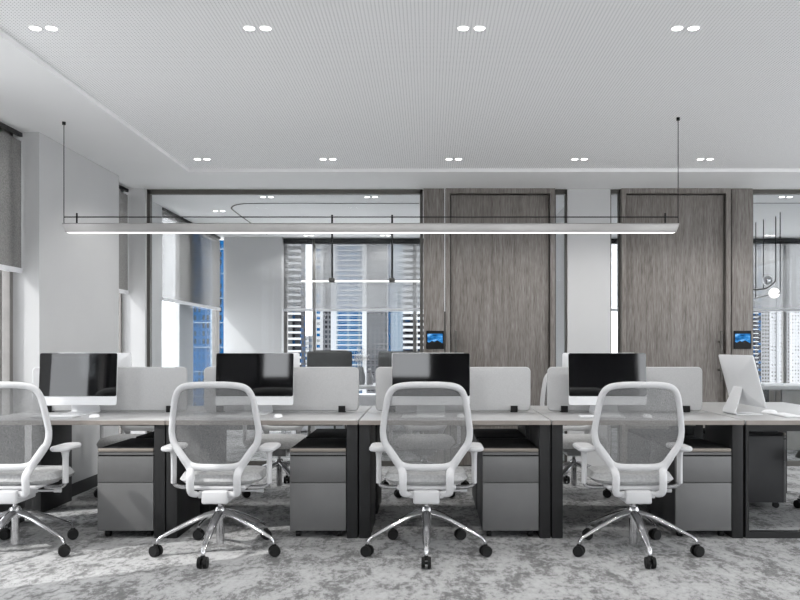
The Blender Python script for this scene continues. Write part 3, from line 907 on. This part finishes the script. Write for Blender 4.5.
tower('tower', 'narrow dark tower with a white side, next to blue-banded tower', 'building', 323, 336.5, 520, fa['dark'], piers=((.6,1.),))
tower('tower', 'tall blue tower with white floor bands in the centre of far window', 'building', 336.5, 366.5, 500, fa['blueglass'], slabs=(3.15, .6, 0, .85), piers=((.86,1.),), sl_h=.7)
tower('tower', 'charcoal tower with a fine window grid right of the blue-banded one', 'building', 366.5, 387, 470, fa['dark'], slabs=(3.2, .8, .0, .9), sl_h=.45, slm=greyslab)
tower('tower', 'pale glass tower beside the charcoal tower', 'building', 385, 404, 600, fa['pale'], piers=((.0,.3),), pier_mat=fa['blue'])
tower('tower', 'white balcony tower next to the middle wooden door', 'building', 403, 430, 420, fa['balc'], slabs=(3.1, 3., 0, 1), piers=((.37,.55),), pier_mat=M['cabinet'], sl_h=1.4)
tower('tower', 'bright blue glass tower seen through the left office window', 'building', 186, 229, 300, fa['blue'], depth=40, slabs=(9.3, .6, 0, 1), sl_h=.3, slm=fa['pale'], piers=((.60,.64),), pier_mat=fa['pale'])
tower('tower', 'dark balcony tower just right of the wooden door panel, right window', 'building', 745, 761, 640, fa['balc'], slabs=(3.3, 1.5, 0, .8), sl_h=.6)
tower('tower', 'light grey tower with square windows in the right window', 'building', 761, 770, 665, fa['lgrey'])
tower('tower', 'white tower with tiny windows in the right window', 'building', 770, 786.5, 690, fa['white'], piers=((.38,.5),), pier_mat=fa['white_blue'])
tower('tower', 'grey slender tower strip between two white towers at right', 'building', 786.8, 789.8, 715, fa['lgrey'])
tower('tower', 'white tower at the right picture edge', 'building', 790.3, 812, 740, fa['white'])
cg = MB().box((-6000, -6000, -161), (6000, 6000, -160)).build('city_ground', simple('city_ground', (.6,.6,.6), .9), None); cg['kind'] = 'structure'

# ------------------------------------------------------------------ light
w = bpy.data.worlds.new('World'); S.world = w; w.use_nodes = True
bg = w.node_tree.nodes['Background']; bg.inputs[0].default_value = (.975,.985,1.,1); bg.inputs[1].default_value = 2.1
sd = bpy.data.lights.new('sun', 'SUN'); sd.energy = 2.2; sd.angle = math.radians(.6); sd.color = (1,.97,.93)
so = bpy.data.objects.new('sun', sd); COL.objects.link(so)
so.rotation_euler = Vector((1, .55, -1.12)).to_track_quat('-Z', 'Y').to_euler()
def portal(x, y, z, w_, h_, direction):
    l = bpy.data.lights.new('window_portal', 'AREA'); l.shape = 'RECTANGLE'; l.size = w_; l.size_y = h_; l.cycles.is_portal = True
    o = bpy.data.objects.new('window_portal', l); COL.objects.link(o); o.location = (x, y, z)
    o.rotation_euler = Vector(direction).to_track_quat('-Z', 'Y').to_euler()
for a, b in ((-2.25,-.7), (.8,2.4), (3.65,5.9)):
    portal((a+b)/2, yb-.09, CZ/2, b-a, CZ, (0,1,0))
portal(XR+.12, 2.3, CZ/2, 10.2, CZ, (-1,0,0))
portal(-.3, 11.56, CZ/2, 3.6, CZ, (0,-1,0)); portal(3.95, 11.56, CZ/2, 4.4, CZ, (0,-1,0))
portal(-3.1, 10.1, CZ/2, 2.6, CZ, (1,0,0)); portal(-3.12, 4.6, CZ/2, 2.2, CZ, (1,0,0)); portal(-3.12, .5, CZ/2, 2.2, CZ, (1,0,0))

# ------------------------------------------------------------------ camera
cd = bpy.data.cameras.new('camera'); co = bpy.data.objects.new('camera', cd); COL.objects.link(co)
co.location = (0, 0, EYE); co.rotation_euler = (PI/2, 0, 0)
cd.sensor_width = 36; cd.lens = 790/800*36; cd.shift_x = -28.5/800; cd.shift_y = 46/800
cd.clip_end = 3000
S.camera = co
S.view_settings.view_transform = 'Standard'; S.view_settings.look = 'None'
S.view_settings.gamma = 1; S.view_settings.use_curve_mapping = False
S.view_settings.exposure = 1.0
